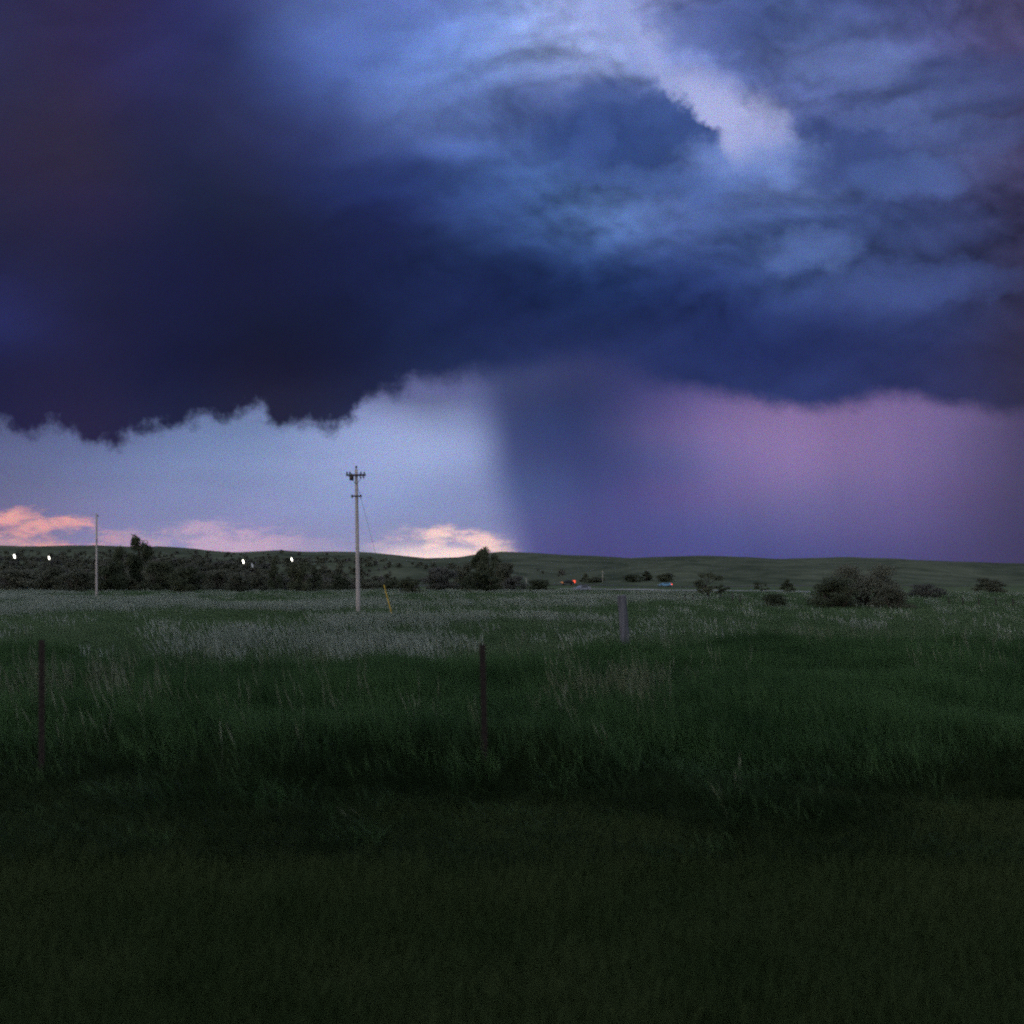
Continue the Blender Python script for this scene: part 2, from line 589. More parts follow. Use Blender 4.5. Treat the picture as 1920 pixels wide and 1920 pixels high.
def vnoise(x, y):
    xi, yi = np.floor(x).astype(int), np.floor(y).astype(int)
    fx, fy = x - xi, y - yi
    fx, fy = fx * fx * (3 - 2 * fx), fy * fy * (3 - 2 * fy)
    a = _perm[xi % 64, yi % 64]; b = _perm[(xi + 1) % 64, yi % 64]
    c = _perm[xi % 64, (yi + 1) % 64]; d = _perm[(xi + 1) % 64, (yi + 1) % 64]
    return (a * (1 - fx) + b * fx) * (1 - fy) + (c * (1 - fx) + d * fx) * fy - 0.5


def fnoise(x, y, o=4):
    s, a = 0, 1.0
    for i in range(o):
        s = s + a * vnoise(x + 17.3 * i, y - 9.1 * i)
        x, y, a = x * 2.03, y * 2.03, a * 0.5
    return s


def nstep(x, a, b):
    t = np.clip((x - a) / (b - a), 0, 1)
    return t * t * (3 - 2 * t)


# ------------------------------------------------------------------ terrain
RIDGE = np.array([(-1400, 1030), (-600, 1018), (-200, 1026), (0, 1022), (60, 1024), (110, 1023), (180, 1021), (250, 1025), (300, 1023), (400, 1032), (440, 1035), (520, 1031),
                  (560, 1034), (670, 1034), (740, 1040), (800, 1046), (860, 1044), (900, 1038), (940, 1034), (1000, 1036), (1060, 1040), (1120, 1042), (1180, 1046),
                  (1250, 1043), (1320, 1041), (1400, 1044), (1460, 1048), (1500, 1046), (1600, 1044), (1660, 1046), (1750, 1051), (1850, 1054), (1920, 1056), (2300, 1062), (3300, 1050)], float)
FOOT = np.array([(-1400, 1066), (-300, 1060), (0, 1052), (200, 1058), (400, 1062), (640, 1056), (720, 1052), (820, 1066), (930, 1060), (1050, 1074), (1180, 1060), (1280, 1052), (1400, 1060), (1540, 1066), (1700, 1058), (1920, 1070), (3300, 1066)], float)


def height(x, y):
    x = np.asarray(x, float); y = np.asarray(y, float)
    ys = np.maximum(y, 40.0)
    bear = 960 + 1920 * x / ys
    near = 0.10 * fnoise(x / 9, y / 9, 3) + 0.22 * fnoise(x / 45 + 3, y / 45, 2) * nstep(y, 15, 60)
    z = near
    D = 900 + 120 * fnoise(bear / 500, bear * 0 + 2.2, 2)
    S = (1090 - np.interp(bear, RIDGE[:, 0], RIDGE[:, 1])) / 1920
    zr = EYE + S * D
    t = np.clip((y - 330) / (D - 330), 0, 1)
    fall = np.maximum(zr - np.maximum(y - D, 0) * 0.06, 0)
    hill = np.where(y < D, zr * t ** 1.25, fall)
    S2 = (1090 - np.interp(bear, FOOT[:, 0], FOOT[:, 1])) / 1920
    y2 = 520 + 60 * fnoise(bear / 300, bear * 0 + 7.7, 2)
    foot = (EYE + S2 * y2) * np.exp(-((y - y2) / np.where(y < y2, 95, 150)) ** 2)
    far = nstep(y, 300, 420)
    bumps = far * (1.6 * fnoise(x / 70, y / 70, 3)) * np.clip(1 - np.abs(y - D) / 1e9, 0, 1) * (1 - nstep(y, D - 150, D - 10))
    return z + np.maximum(hill, foot * nstep(y, 330, 420)) + np.where(y < D, bumps, 0)


def hz(x, y):
    return float(height(np.array([x]), np.array([y]))[0])


def at(px, d):
    """ground point on bearing px (sky chart) at distance d"""
    x = (px - 960) / 1920 * d
    return Vector((x, d, hz(x, d)))


def ground_material():
    m, nt, out = mat_new('pasture_ground')
    g = nt.nodes.new('ShaderNodeNewGeometry')
    sp = nt.nodes.new('ShaderNodeSeparateXYZ')
    nt.links.new(g.outputs['Position'], sp.inputs[0])
    y = E(sp.outputs[1])
    a = fbm(g.outputs['Position'], 0.012, 5, 0.6)
    b = fbm(g.outputs['Position'], 0.09, 5, 0.65)
    c = fbm(g.outputs['Position'], 1.1, 4, 0.6)
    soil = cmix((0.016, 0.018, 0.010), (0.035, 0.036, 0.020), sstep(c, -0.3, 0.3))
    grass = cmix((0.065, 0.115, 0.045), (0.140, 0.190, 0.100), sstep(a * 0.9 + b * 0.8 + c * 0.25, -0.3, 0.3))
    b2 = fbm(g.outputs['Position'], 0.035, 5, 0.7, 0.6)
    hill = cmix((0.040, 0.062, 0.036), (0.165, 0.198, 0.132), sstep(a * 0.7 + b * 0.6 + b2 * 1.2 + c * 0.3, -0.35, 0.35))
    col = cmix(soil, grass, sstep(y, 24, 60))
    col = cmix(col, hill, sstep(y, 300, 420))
    p = nt.nodes.new('ShaderNodeBsdfPrincipled')
    p.inputs['Roughness'].default_value = 0.95
    p.inputs['Specular IOR Level'].default_value = 0.1
    nt.links.new(col, p.inputs['Base Color'])
    bp = nt.nodes.new('ShaderNodeBump')
    bp.inputs['Strength'].default_value = 0.6
    bp.inputs['Distance'].default_value = 1.5
    nt.links.new(b.v, bp.inputs['Height'])
    nt.links.new(bp.outputs[0], p.inputs['Normal'])
    nt.links.new(p.outputs[0], out.inputs[0])
    return m


def build_ground():
    nx, ny = 361, 561
    sx = np.linspace(-6.6, 6.6, nx)
    xs = 22 * np.sinh(sx)
    sy = np.linspace(-4.0, 7.2, ny)
    ys = 22 * np.sinh(sy)
    X, Y = np.meshgrid(xs, ys)
    Z = height(X, Y)
    v = np.stack([X, Y, Z], -1).reshape(-1, 3)
    i = np.arange(ny - 1)[:, None] * nx + np.arange(nx - 1)[None]
    q = np.stack([i, i + 1, i + nx + 1, i + nx], -1).reshape(-1, 4)
    me = bpy.data.meshes.new('ground')
    me.vertices.add(len(v)); me.vertices.foreach_set('co', v.ravel())
    me.loops.add(q.size); me.loops.foreach_set('vertex_index', q.ravel())
    me.polygons.add(len(q))
    me.polygons.foreach_set('loop_start', np.arange(0, q.size, 4))
    me.polygons.foreach_set('use_smooth', np.ones(len(q), bool))
    me.update(); me.validate()
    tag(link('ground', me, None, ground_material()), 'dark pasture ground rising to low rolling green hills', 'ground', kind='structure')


build_ground()

# ------------------------------------------------------------------ grass
GREEN = leaf_mat('tall_grass_blade', (0.024, 0.074, 0.022), (0.098, 0.205, 0.074), 0.25, 0.4, 0.55)
VERGE = leaf_mat('verge_grass_blade', (0.040, 0.076, 0.026), (0.078, 0.116, 0.044), 0.35, 0.3, 0.7, spec=0.1)
MEADOW = leaf_mat('meadow_grass_blade', (0.080, 0.158, 0.066), (0.158, 0.246, 0.126), 0.06, 0.4, 0.6)
SEED = leaf_mat('seed_head', (0.32, 0.40, 0.33), (0.52, 0.59, 0.53), 0.08, 0.4, 0.6)
GREEN_SHADED = leaf_mat('shaded_grass_blade', (0.014, 0.034, 0.012), (0.032, 0.060, 0.022), 0.3, 0.3, 0.7, spec=0.1)  # shade at the foot of the tall grass, painted as a darker blade colour
STRAW = leaf_mat('dry_stalk', (0.16, 0.21, 0.12), (0.32, 0.38, 0.28), 0.3, 0.35, 0.6)


def blade(mb, base, h, w, lean, ang, seg=3, droop=0.35):
    """one tapered, bent blade"""
    ca, sa = math.cos(ang), math.sin(ang)
    side = Vector((-sa, ca, 0))
    vs = []
    for i in range(seg + 1):
        t = i / seg
        p = Vector(base) + Vector((ca, sa, 0)) * (droop * h * t * t) + Vector((lean[0], lean[1], 0)) * (h * t * t) + Vector((0, 0, h * t * (1 - 0.15 * t)))
        hw = w * (1 - t) ** 0.7 * 0.5
        if i < seg:
            vs += [p - side * hw, p + side * hw]
        else:
            vs.append(p)
    fs = []
    for i in range(seg - 1):
        fs.append((2 * i, 2 * i + 1, 2 * i + 3, 2 * i + 2))
    fs.append((2 * seg - 2, 2 * seg - 1, 2 * seg))
    mb.add(vs, fs)
    return vs[-1]


def clump(name, n, rad, hmin, hmax, w, mats, seeds=0, seed_h=0.8, seed_w=0.03, lean=(-0.18, 0.0), droop=0.35):
    g, s = MB(), MB()
    for _ in range(n):
        a, r = random.uniform(0, 6.283), rad * math.sqrt(random.random())
        blade(g, (r * math.cos(a), r * math.sin(a), -0.03), random.uniform(hmin, hmax), w * random.uniform(0.6, 1.3),
              (lean[0] * random.uniform(0.2, 1.6), lean[1]), random.uniform(0, 6.283), 3, droop * random.uniform(0.2, 1.3))
    for _ in range(seeds):
        a, r = random.uniform(0, 6.283), rad * math.sqrt(random.random())
        h = seed_h * random.uniform(0.7, 1.15)
        b = Vector((r * math.cos(a), r * math.sin(a), 0))
        ln = Vector((lean[0] * random.uniform(0.3, 1.8) + random.uniform(-.12, .12), random.uniform(-.15, .15), 0))
        pts = [b + ln * (h * t * t) + Vector((0, 0, h * t)) for t in (0, 0.5, 0.8, 1.0)]
        s.tube(pts[:3], [seed_w * 0.12] * 3, 3, False)
        # feathery head: three crossed slender leaves
        q0, q1 = pts[2] * 0.6 + pts[1] * 0.4, pts[3] + Vector((ln.x * 0.15, 0, 0.04))
        for k in range(3):
            th = k * 1.047 + random.uniform(0, 1)
            o = Vector((math.cos(th), math.sin(th), 0)) * seed_w
            m = q0.lerp(q1, 0.45)
            s.add([q0, m - o, q1, m + o], [(0, 1, 2, 3)])
    nv = len(g.f)
    g.add(s.v, s.f)
    me = g.mesh(name)
    me.materials.append(mats[0]); me.materials.append(mats[1])
    mi = np.zeros(len(me.polygons), np.int32); mi[nv:] = 1
    me.polygons.foreach_set('material_index', mi)
    return me


def scatter(name, protos, pts, rot, scl, idx, label, cat):
    """one grass object: its points carry instanced clumps"""
    pc = bpy.data.collections.new(name + '_clumps')
    for i, me in enumerate(protos):
        pc.objects.link(bpy.data.objects.new('%s_clump_%02d' % (name, i), me))
    me = bpy.data.meshes.new(name)
    me.vertices.add(len(pts)); me.vertices.foreach_set('co', np.asarray(pts, np.float32).ravel())
    a = me.attributes.new('rot', 'FLOAT_VECTOR', 'POINT'); a.data.foreach_set('vector', np.asarray(rot, np.float32).ravel())
    a = me.attributes.new('scl', 'FLOAT_VECTOR', 'POINT'); a.data.foreach_set('vector', np.asarray(scl, np.float32).ravel())
    a = me.attributes.new('idx', 'INT', 'POINT'); a.data.foreach_set('value', np.asarray(idx, np.int32))
    o = link(name, me)
    ng = bpy.data.node_groups.new(name, 'GeometryNodeTree')
    ng.interface.new_socket('Geometry', in_out='INPUT', socket_type='NodeSocketGeometry')
    ng.interface.new_socket('Geometry', in_out='OUTPUT', socket_type='NodeSocketGeometry')
    N, L = ng.nodes, ng.links
    gi, go = N.new('NodeGroupInput'), N.new('NodeGroupOutput')
    ci = N.new('GeometryNodeCollectionInfo')
    ci.inputs['Collection'].default_value = pc
    ci.inputs['Separate Children'].default_value = True
    ci.inputs['Reset Children'].default_value = True
    ip = N.new('GeometryNodeInstanceOnPoints')
    ip.inputs['Pick Instance'].default_value = True

    def attr(nm, ty):
        n = N.new('GeometryNodeInputNamedAttribute'); n.data_type = ty
        n.inputs['Name'].default_value = nm
        return n.outputs['Attribute']
    L.new(gi.outputs[0], ip.inputs['Points'])
    L.new(ci.outputs[0], ip.inputs['Instance'])
    L.new(attr('idx', 'INT'), ip.inputs['Instance Index'])
    L.new(attr('rot', 'FLOAT_VECTOR'), ip.inputs['Rotation'])
    L.new(attr('scl', 'FLOAT_VECTOR'), ip.inputs['Scale'])
    L.new(ip.outputs[0], go.inputs[0])
    md = o.modifiers.new('scatter', 'NODES'); md.node_group = ng
    tag(o, label, cat, kind='stuff')
    return o


def fan_points(n, d0, d1, power, wide, extra):
    """points over the field ahead, denser near"""
    u = rng.random(n)
    d = (d0 ** power + u * (d1 ** power - d0 ** power)) ** (1 / power)
    x = (rng.random(n) * 2 - 1) * (wide * d + extra)
    return x, d


def dark_edge(x, y):
    """distance at which the tall dark fence-row grass gives way to the pasture"""
    bear = 960 + 1920 * x / np.maximum(y, 1)
    return np.interp(bear, [-400, 0, 200, 600, 880, 960, 1180, 1500, 1920, 2400], [26, 24, 22, 19.5, 19, 22, 27, 29, 29, 29]) + 3.0 * fnoise(x / 4, y / 4, 3)


def build_grass():
    # short rough verge in front
    protos = [clump('verge_clump', 70, 0.22, 0.05, 0.20, 0.007, (VERGE, STRAW), 0) for _ in range(4)]
    x, y = fan_points(12000, 1.6, 10.5, 1.5, 0.62, 1.2)
    n = len(x)
    s = 0.75 + 0.5 * rng.random(n) + 0.5 * fnoise(x / 1.3, y / 1.3, 2)
    s = np.clip(s, 0.4, 1.6)
    scatter('verge_grass', protos, np.stack([x, y, height(x, y)], -1), np.stack([0 * x, 0 * x, rng.random(n) * 6.28], -1), np.stack([1 + 0 * s, 1 + 0 * s, s], -1),
            rng.integers(0, 4, n), 'short dark rough grass of the roadside verge', 'grass')
    # tall fence-row grass
    protos = [clump('tall_clump', 46, 0.24, 0.30, 0.85, 0.014, (GREEN, STRAW), 0) for _ in range(4)]
    protos += [clump('tall_clump', 40, 0.24, 0.30, 0.80, 0.010, (GREEN, STRAW), 2, 1.0, 0.008) for _ in range(2)]
    protos += [clump('shaded_clump', 46, 0.24, 0.25, 0.7, 0.012, (GREEN_SHADED, STRAW), 0) for _ in range(2)]
    x, y = fan_points(30000, 7.5, 32, 1.6, 0.62, 2.0)
    keep = y < dark_edge(x, y) + 0.8
    x, y = x[keep], y[keep]
    n = len(x)
    tus = fnoise(x / 2.2, y / 2.2, 3)
    s = np.clip(0.95 + 0.7 * tus + 0.25 * (rng.random(n) - 0.5), 0.35, 1.4) * (0.28 + 0.72 * nstep(y + 1.5 * tus, 7.5, 13.5))
    bear = 960 + 1920 * x / y
    seedy = ((fnoise(x / 3 + 40, y / 3, 2) > 0.12) & (rng.random(n) < 0.10)) | ((np.abs(bear - 200) < 160) & (y > 12) & (y < 17) & (fnoise(x / 1.2, y / 1.2 + 5, 2) > 0.08) & (rng.random(n) < 0.6)) | ((np.abs(bear - 1150) < 110) & (y > 12) & (y < 20) & (fnoise(x / 1.2, y / 1.2 + 5, 2) > 0.08) & (rng.random(n) < 0.6))
    idx = np.where(seedy & (rng.random(n) < 0.7), rng.integers(4, 6, n), rng.integers(0, 4, n))
    idx = np.where(rng.random(n) < nstep(y + 2.5 * fnoise(x / 3, y / 3 + 9, 2), 13.5, 9.5) * 0.95, rng.integers(6, 8, n), idx)  # shade-coloured clumps take over towards the near foot of the bank
    rz = (rng.random(n) - 0.5) * 1.6
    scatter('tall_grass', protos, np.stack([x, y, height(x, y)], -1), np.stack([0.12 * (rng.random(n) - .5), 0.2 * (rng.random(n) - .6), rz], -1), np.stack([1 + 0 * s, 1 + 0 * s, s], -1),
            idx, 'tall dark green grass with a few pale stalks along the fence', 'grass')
    # open pasture with patches of pale seed heads
    protos = [clump('meadow_clump', 60, 0.5, 0.20, 0.55, 0.016, (MEADOW, SEED), 0) for _ in range(3)]
    protos += [clump('seed_clump', 50, 0.5, 0.20, 0.50, 0.016, (MEADOW, SEED), 15, 0.60, 0.016) for _ in range(3)]
    x, y = fan_points(62000, 17, 210, 1.25, 0.60, 5.0)
    keep = (y > dark_edge(x, y)) & ((y < 160) | (x < 0.06 * y))
    x, y = x[keep], y[keep]
    n = len(x)
    bear = 960 + 1920 * x / y
    row = 1090 + 1920 * (EYE - 0.55) / y        # where the seed heads stand against the view

    def patch(b0, b1, r0, r1):
        wob = 26 * fnoise(bear / 110, row / 40, 3)
        return nstep(bear, b0 - 110, b0 + 110) * nstep(bear, b1 + 110, b1 - 110) * nstep(row + wob * 0.5, r0 - 8, r0 + 8) * nstep(row + wob, r1 + 10, r1 - 10)
    dens = -0.16 + 0.7 * fnoise(x / 14, y / 9, 3) + 0.2 * fnoise(x / 3, y / 3, 2)
    dens = dens + 0.75 * patch(300, 930, 1180, 1216) + 0.85 * patch(-200, 700, 1121, 1137) + 0.3 * patch(760, 1350, 1126, 1150) + 0.6 * patch(1560, 1780, 1150, 1164) \
        + 0.85 * patch(1060, 1330, 1106, 1116) + 0.6 * patch(560, 900, 1160, 1180) 
    dens = dens - 0.22 * nstep(bear, 950, 1250)
    dens = dens - 0.5 * patch(0, 560, 1142, 1172) - 0.5 * patch(380, 640, 1114, 1121) - 0.55 * patch(900, 1300, 1162, 1190)
    seedy = rng.random(n) < np.clip(dens, 0.02, 0.8)
    idx = np.where(seedy, rng.integers(3, 6, n), rng.integers(0, 3, n))
    s = np.clip(1 + 0.35 * fnoise(x / 5, y / 5, 2) + 0.2 * (rng.random(n) - .5), 0.5, 1.5)
    sw = 1 + nstep(y, 40, 200) * 1.6
    scatter('pasture_grass', protos, np.stack([x, y, height(x, y)], -1), np.stack([0 * x, 0 * x, (rng.random(n) - .5) * 1.8], -1), np.stack([sw, sw, s], -1),
            idx, 'open pasture grass with silvery patches of pale seed heads', 'grass')


build_grass()

# ------------------------------------------------------------------ trees and shrubs
BARK = simple_mat('bark', (0.06, 0.05, 0.042), 0.9, 0.35, 9, stretch=(1, 1, 0.3), bump=0.4)
LEAF_DARK = leaf_mat('dark_foliage', (0.062, 0.086, 0.050), (0.125, 0.150, 0.095), 0.10, 0.3, 0.6, 0.6)
LEAF_MID = leaf_mat('brown_green_foliage', (0.115, 0.132, 0.094), (0.195, 0.212, 0.165), 0.10, 0.3, 0.6, 0.6)
LEAF_PALE = leaf_mat('silvery_foliage', (0.130, 0.140, 0.128), (0.225, 0.230, 0.215), 0.10, 0.35, 0.6, 0.6)


def tree_meshes(kind, seed, leaves, size):
    """unit tree: height 1, crown width about 1; returns trunk mesh and crown mesh"""
    r = random.Random(seed)
    t = MB()
    bl = []                                     # crown masses: centre, radii
    if kind == 'upright':
        t.tube([(0, 0, -0.04), (0.01, 0, 0.3), (-0.01, 0.01, 0.62), (0, 0, 0.9)], [0.035, 0.026, 0.015, 0.005], 7)
        for k in range(17):
            z = 0.2 + 0.75 * k / 16
            w = 0.34 * math.sin(math.pi * min(1, (1.06 - z) / 0.86)) ** 0.7 + 0.05
            a = r.uniform(0, 6.28)
            bl.append((Vector((w * 0.75 * math.cos(a), w * 0.75 * math.sin(a), z)), Vector((0.15, 0.15, 0.11)) * r.uniform(0.75, 1.2)))
    elif kind == 'conical':
        t.tube([(0, 0, -0.04), (0, 0, 0.4), (0, 0, 0.95)], [0.04, 0.028, 0.006], 7)
        for k in range(20):
            z = 0.1 + 0.85 * k / 19
            w = 0.40 * (1.03 - z)
            a = r.uniform(0, 6.28)
            bl.append((Vector((w * 0.8 * math.cos(a), w * 0.8 * math.sin(a), z)), Vector((0.14, 0.14, 0.09)) * r.uniform(0.8, 1.15) * (1.15 - 0.6 * z)))
    elif kind == 'sparse':
        t.tube([(0, 0, -0.04), (0.03, 0, 0.25), (-0.04, 0.02, 0.5), (0.02, 0.02, 0.8)], [0.035, 0.026, 0.017, 0.006], 7)
        for k in range(11):
            a = r.uniform(0, 6.28)
            z = r.uniform(0.35, 0.93)
            w = r.uniform(0.15, 0.46) * (1 - 0.5 * abs(z - 0.6))
            bl.append((Vector((w * math.cos(a), w * math.sin(a), z)), Vector((0.14, 0.14, 0.09)) * r.uniform(0.6, 1.1)))
    else:                                       # broad shrub, foliage to the ground
        for k in range(5):
            a = r.uniform(0, 6.28)
            t.tube([(0.05 * math.cos(a), 0.05 * math.sin(a), -0.04), (0.16 * math.cos(a), 0.16 * math.sin(a), 0.3), (0.28 * math.cos(a), 0.28 * math.sin(a), 0.65)], [0.022, 0.015, 0.005], 6)
        for k in range(22):
            a = r.uniform(0, 6.28)
            z = 0.10 + 0.78 * (r.random() ** 0.9)
            w = 0.45 * math.sqrt(max(0.03, 1 - (z / 0.98) ** 2.2)) * math.sqrt(r.random())
            bl.append((Vector((w * math.cos(a), w * math.sin(a), z)), Vector((0.17, 0.17, 0.13)) * r.uniform(0.65, 1.2)))
    for c, rad in bl:                           # a limb to each mass
        z0 = max(0.06, c.z - 0.22)
        s0 = Vector((c.x * 0.12, c.y * 0.12, z0))
        t.tube([s0, s0.lerp(c, 0.6) + Vector((0, 0, 0.02)), c], [0.012, 0.008, 0.003], 5)
    vs, fs = [], []
    vol = [b[1].x * b[1].y * b[1].z for b in bl]
    for i in range(leaves):
        c, rad = r.choices(bl, vol)[0]
        d = Vector((r.gauss(0, 1), r.gauss(0, 1), r.gauss(0, 1))).normalized()
        q = r.random() ** 0.45 * r.uniform(0.85, 1.2)
        if r.random() < 0.05: q *= 1.35
        p = c + Vector((d.x * rad.x, d.y * rad.y, d.z * rad.z)) * q
        p.z = max(p.z, 0.01)
        a = Vector((r.gauss(0, 1), r.gauss(0, 1), r.gauss(0, 0.7))).normalized()
        b = a.orthogonal().normalized()
        b.rotate(Matrix.Rotation(r.uniform(0, 6.28), 3, a))
        s = size * r.uniform(0.5, 1.3)
        e = a.cross(b)
        o = len(vs)
        vs += [p - b * s, p + e * s * 0.5, p + b * s, p - e * s * 0.5]
        fs.append((o, o + 1, o + 2, o + 3))
    m = MB(); m.add(vs, fs)
    return t.mesh('trunk_' + kind, True), m.mesh('crown_' + kind)


TREES = {}
for kind, leaves, size in (('round', 4200, 0.034), ('upright', 3400, 0.030), ('conical', 3200, 0.030), ('sparse', 1300, 0.034), ('bush', 9000, 0.020)):
    for v in range(2):
        tm, cm = tree_meshes(kind, hash_seed := 31 * v + len(kind) * 7 + leaves, leaves, size)
        TREES[kind, v] = (tm, cm)
_crown_copies = {}


def tree(px, d, top, wide, kind, leaf, label, name='shrub', cat='shrub', group=None, v=0):
    p = at(px, d)
    base_row = 1090 + 1920 * (EYE - p.z) / d
    H = (base_row - top) / 1920 * d
    W = wide / 1920 * d
    e = empty(name, p, random.uniform(0, 6.28))
    tm, cm = TREES[kind, v]
    if (kind, v, leaf.name) not in _crown_copies:
        c2 = cm.copy(); c2.materials.append(leaf)
        _crown_copies[kind, v, leaf.name] = c2
    if not tm.materials: tm.materials.append(BARK)
    fac = {'upright': 1.05, 'conical': 0.95, 'sparse': 1.05}.get(kind, 1.12)
    for nm, me in (('trunk', tm), ('crown', _crown_copies[kind, v, leaf.name])):
        o = link(nm, me, e)
        o.scale = (W / fac, W / fac, H)
    tag(e, label, cat, group)
    return e


D_, M_, P_ = LEAF_DARK, LEAF_MID, LEAF_PALE
G1 = 'thicket along the foot of the western hill'
for a in (
    (28, 185, 1066, 95, 'round', M_, 'broad brown-green shrub at the left picture edge under the first white lamp', 'shrub', 'shrub', G1, 0),
    (92, 200, 1060, 85, 'round', M_, 'rounded brown-green shrub right below the second white lamp', 'shrub', 'shrub', G1, 1),
    (142, 178, 1070, 80, 'round', M_, 'low brown-green shrub just left of the far utility pole', 'shrub', 'shrub', G1, 0),
    (205, 188, 1050, 80, 'round', D_, 'dark shrub just right of the far utility pole', 'shrub', 'shrub', G1, 1),
    (232, 205, 1030, 52, 'upright', D_, 'dark tree leaning on the left side of the tallest tree', 'tree', 'tree', G1, 1),
    (263, 208, 1007, 60, 'upright', D_, 'tallest dark tree breaking the skyline right of the far utility pole', 'tree', 'tree', G1, 0),
    (298, 196, 1050, 72, 'round', D_, 'dark rounded shrub at the right foot of the tallest tree', 'shrub', 'shrub', G1, 0),
    (350, 178, 1060, 84, 'round', D_, 'very dark wide shrub alone between the tallest tree and the third lamp', 'shrub', 'shrub', G1, 1),
    (408, 205, 1066, 66, 'round', M_, 'grey-green shrub left of the third white lamp', 'shrub', 'shrub', G1, 0),
    (450, 190, 1074, 60, 'round', M_, 'low grey-green shrub beneath the third white lamp', 'shrub', 'shrub', G1, 1),
    (484, 198, 1066, 50, 'conical', M_, 'pointed grey-green shrub between the third and fourth white lamps', 'shrub', 'shrub', G1, 0),
    (515, 236, 1043, 38, 'conical', D_, 'slim pointed dark tree just left of the fourth white lamp', 'tree', 'tree', G1, 1),
    (562, 188, 1050, 66, 'round', D_, 'tall dark bushy tree just right of the fourth white lamp', 'tree', 'tree', G1, 0),
    (590, 194, 1058, 48, 'conical', D_, 'pointed dark shrub on the right shoulder of the bushy tree by the fourth lamp', 'shrub', 'shrub', G1, 0),
    (640, 200, 1076, 46, 'round', D_, 'small dark shrub just left of the near utility pole', 'shrub', 'shrub', G1, 1),
):
    tree(*a)
G2 = 'trees and shrubs in the middle of the valley'
for a in (
    (690, 215, 1090, 44, 'round', M_, 'low shrub right behind the near utility pole', 'shrub', 'shrub', G2, 0),
    (734, 205, 1084, 48, 'round', D_, 'small dark shrub above the yellow guy marker', 'shrub', 'shrub', G2, 1),
    (770, 160, 1084, 62, 'round', D_, 'dark shrub standing forward, right of the yellow guy marker', 'shrub', 'shrub', G2, 0),
    (828, 212, 1062, 92, 'round', P_, 'broad silvery shrub left of the central tree clump', 'shrub', 'shrub', G2, 0),
    (868, 232, 1052, 60, 'round', M_, 'rounded brown shrub on the left side of the central tree clump', 'shrub', 'shrub', G2, 1),
    (895, 226, 1034, 34, 'upright', D_, 'slim left spire of the central clump on the skyline', 'tree', 'tree', G2, 0),
    (917, 222, 1031, 56, 'upright', D_, 'tall dark central tree breaking the skyline beside the rain shaft', 'tree', 'tree', G2, 1),
    (945, 216, 1052, 60, 'round', M_, 'brown-green tree on the right side of the central clump', 'tree', 'tree', G2, 0),
    (905, 176, 1068, 100, 'round', D_, 'wide very dark shrub in front of the central tree clump', 'shrub', 'shrub', G2, 1),
    (962, 190, 1078, 60, 'round', P_, 'pale grey shrub right of the central tree clump', 'shrub', 'shrub', G2, 1),
    (1012, 180, 1086, 74, 'round', D_, 'low dark shrub just left of the dark car with red light', 'shrub', 'shrub', G2, 0),
    (1098, 405, 1074, 30, 'conical', D_, 'small dark conifer between the red light and the pale pole', 'tree', 'tree', G2, 0),
    (1116, 398, 1081, 48, 'round', D_, 'low dark shrub at the foot of the pale pole', 'shrub', 'shrub', G2, 1),
    (1186, 402, 1077, 42, 'round', D_, 'dark shrub left of the pair behind the blue car', 'shrub', 'shrub', G2, 0),
    (1212, 408, 1070, 40, 'conical', D_, 'pointed dark tree standing behind the front of the blue car', 'tree', 'tree', G2, 1),
    (1248, 400, 1074, 46, 'round', D_, 'dark rounded tree behind the rear of the blue car', 'tree', 'tree', G2, 1),
):
    tree(*a)
G3 = 'bushes on the near side of the pasture'
for a in (
    (1326, 112, 1074, 78, 'sparse', D_, 'thin open-branched dark tree right of the blue car', 'tree', 'tree', G3, 0),
    (1352, 118, 1094, 46, 'sparse', D_, 'small scraggly bush at the right foot of the thin tree', 'shrub', 'shrub', G3, 1),
    (1428, 170, 1092, 40, 'sparse', D_, 'small far bush at the edge of the pale track', 'shrub', 'shrub', G3, 0),
    (1476, 165, 1086, 44, 'conical', D_, 'dark pointed bush behind the pale track left of the big bush', 'shrub', 'shrub', G3, 1),
    (1450, 76, 1110, 66, 'bush', D_, 'low rounded dark bush left of the big bush', 'shrub', 'shrub', G3, 0),
    (1574, 72, 1082, 140, 'bush', D_, 'big very dark low bush on the right side of the pasture', 'shrub', 'shrub', G3, 1),
    (1622, 77, 1050, 150, 'bush', M_, 'tall grey-green bush rising behind the big dark bush', 'shrub', 'shrub', G3, 0),
    (1672, 70, 1098, 84, 'bush', M_, 'brownish low bush at the right end of the big dark bush', 'shrub', 'shrub', G3, 1),
    (1736, 120, 1092, 80, 'bush', P_, 'faint grey-green bush right of the big bush', 'shrub', 'shrub', G3, 0),
    (1856, 190, 1082, 70, 'round', M_, 'brownish shrub near the right picture edge below the hill', 'shrub', 'shrub', G3, 1),
):
    tree(*a)


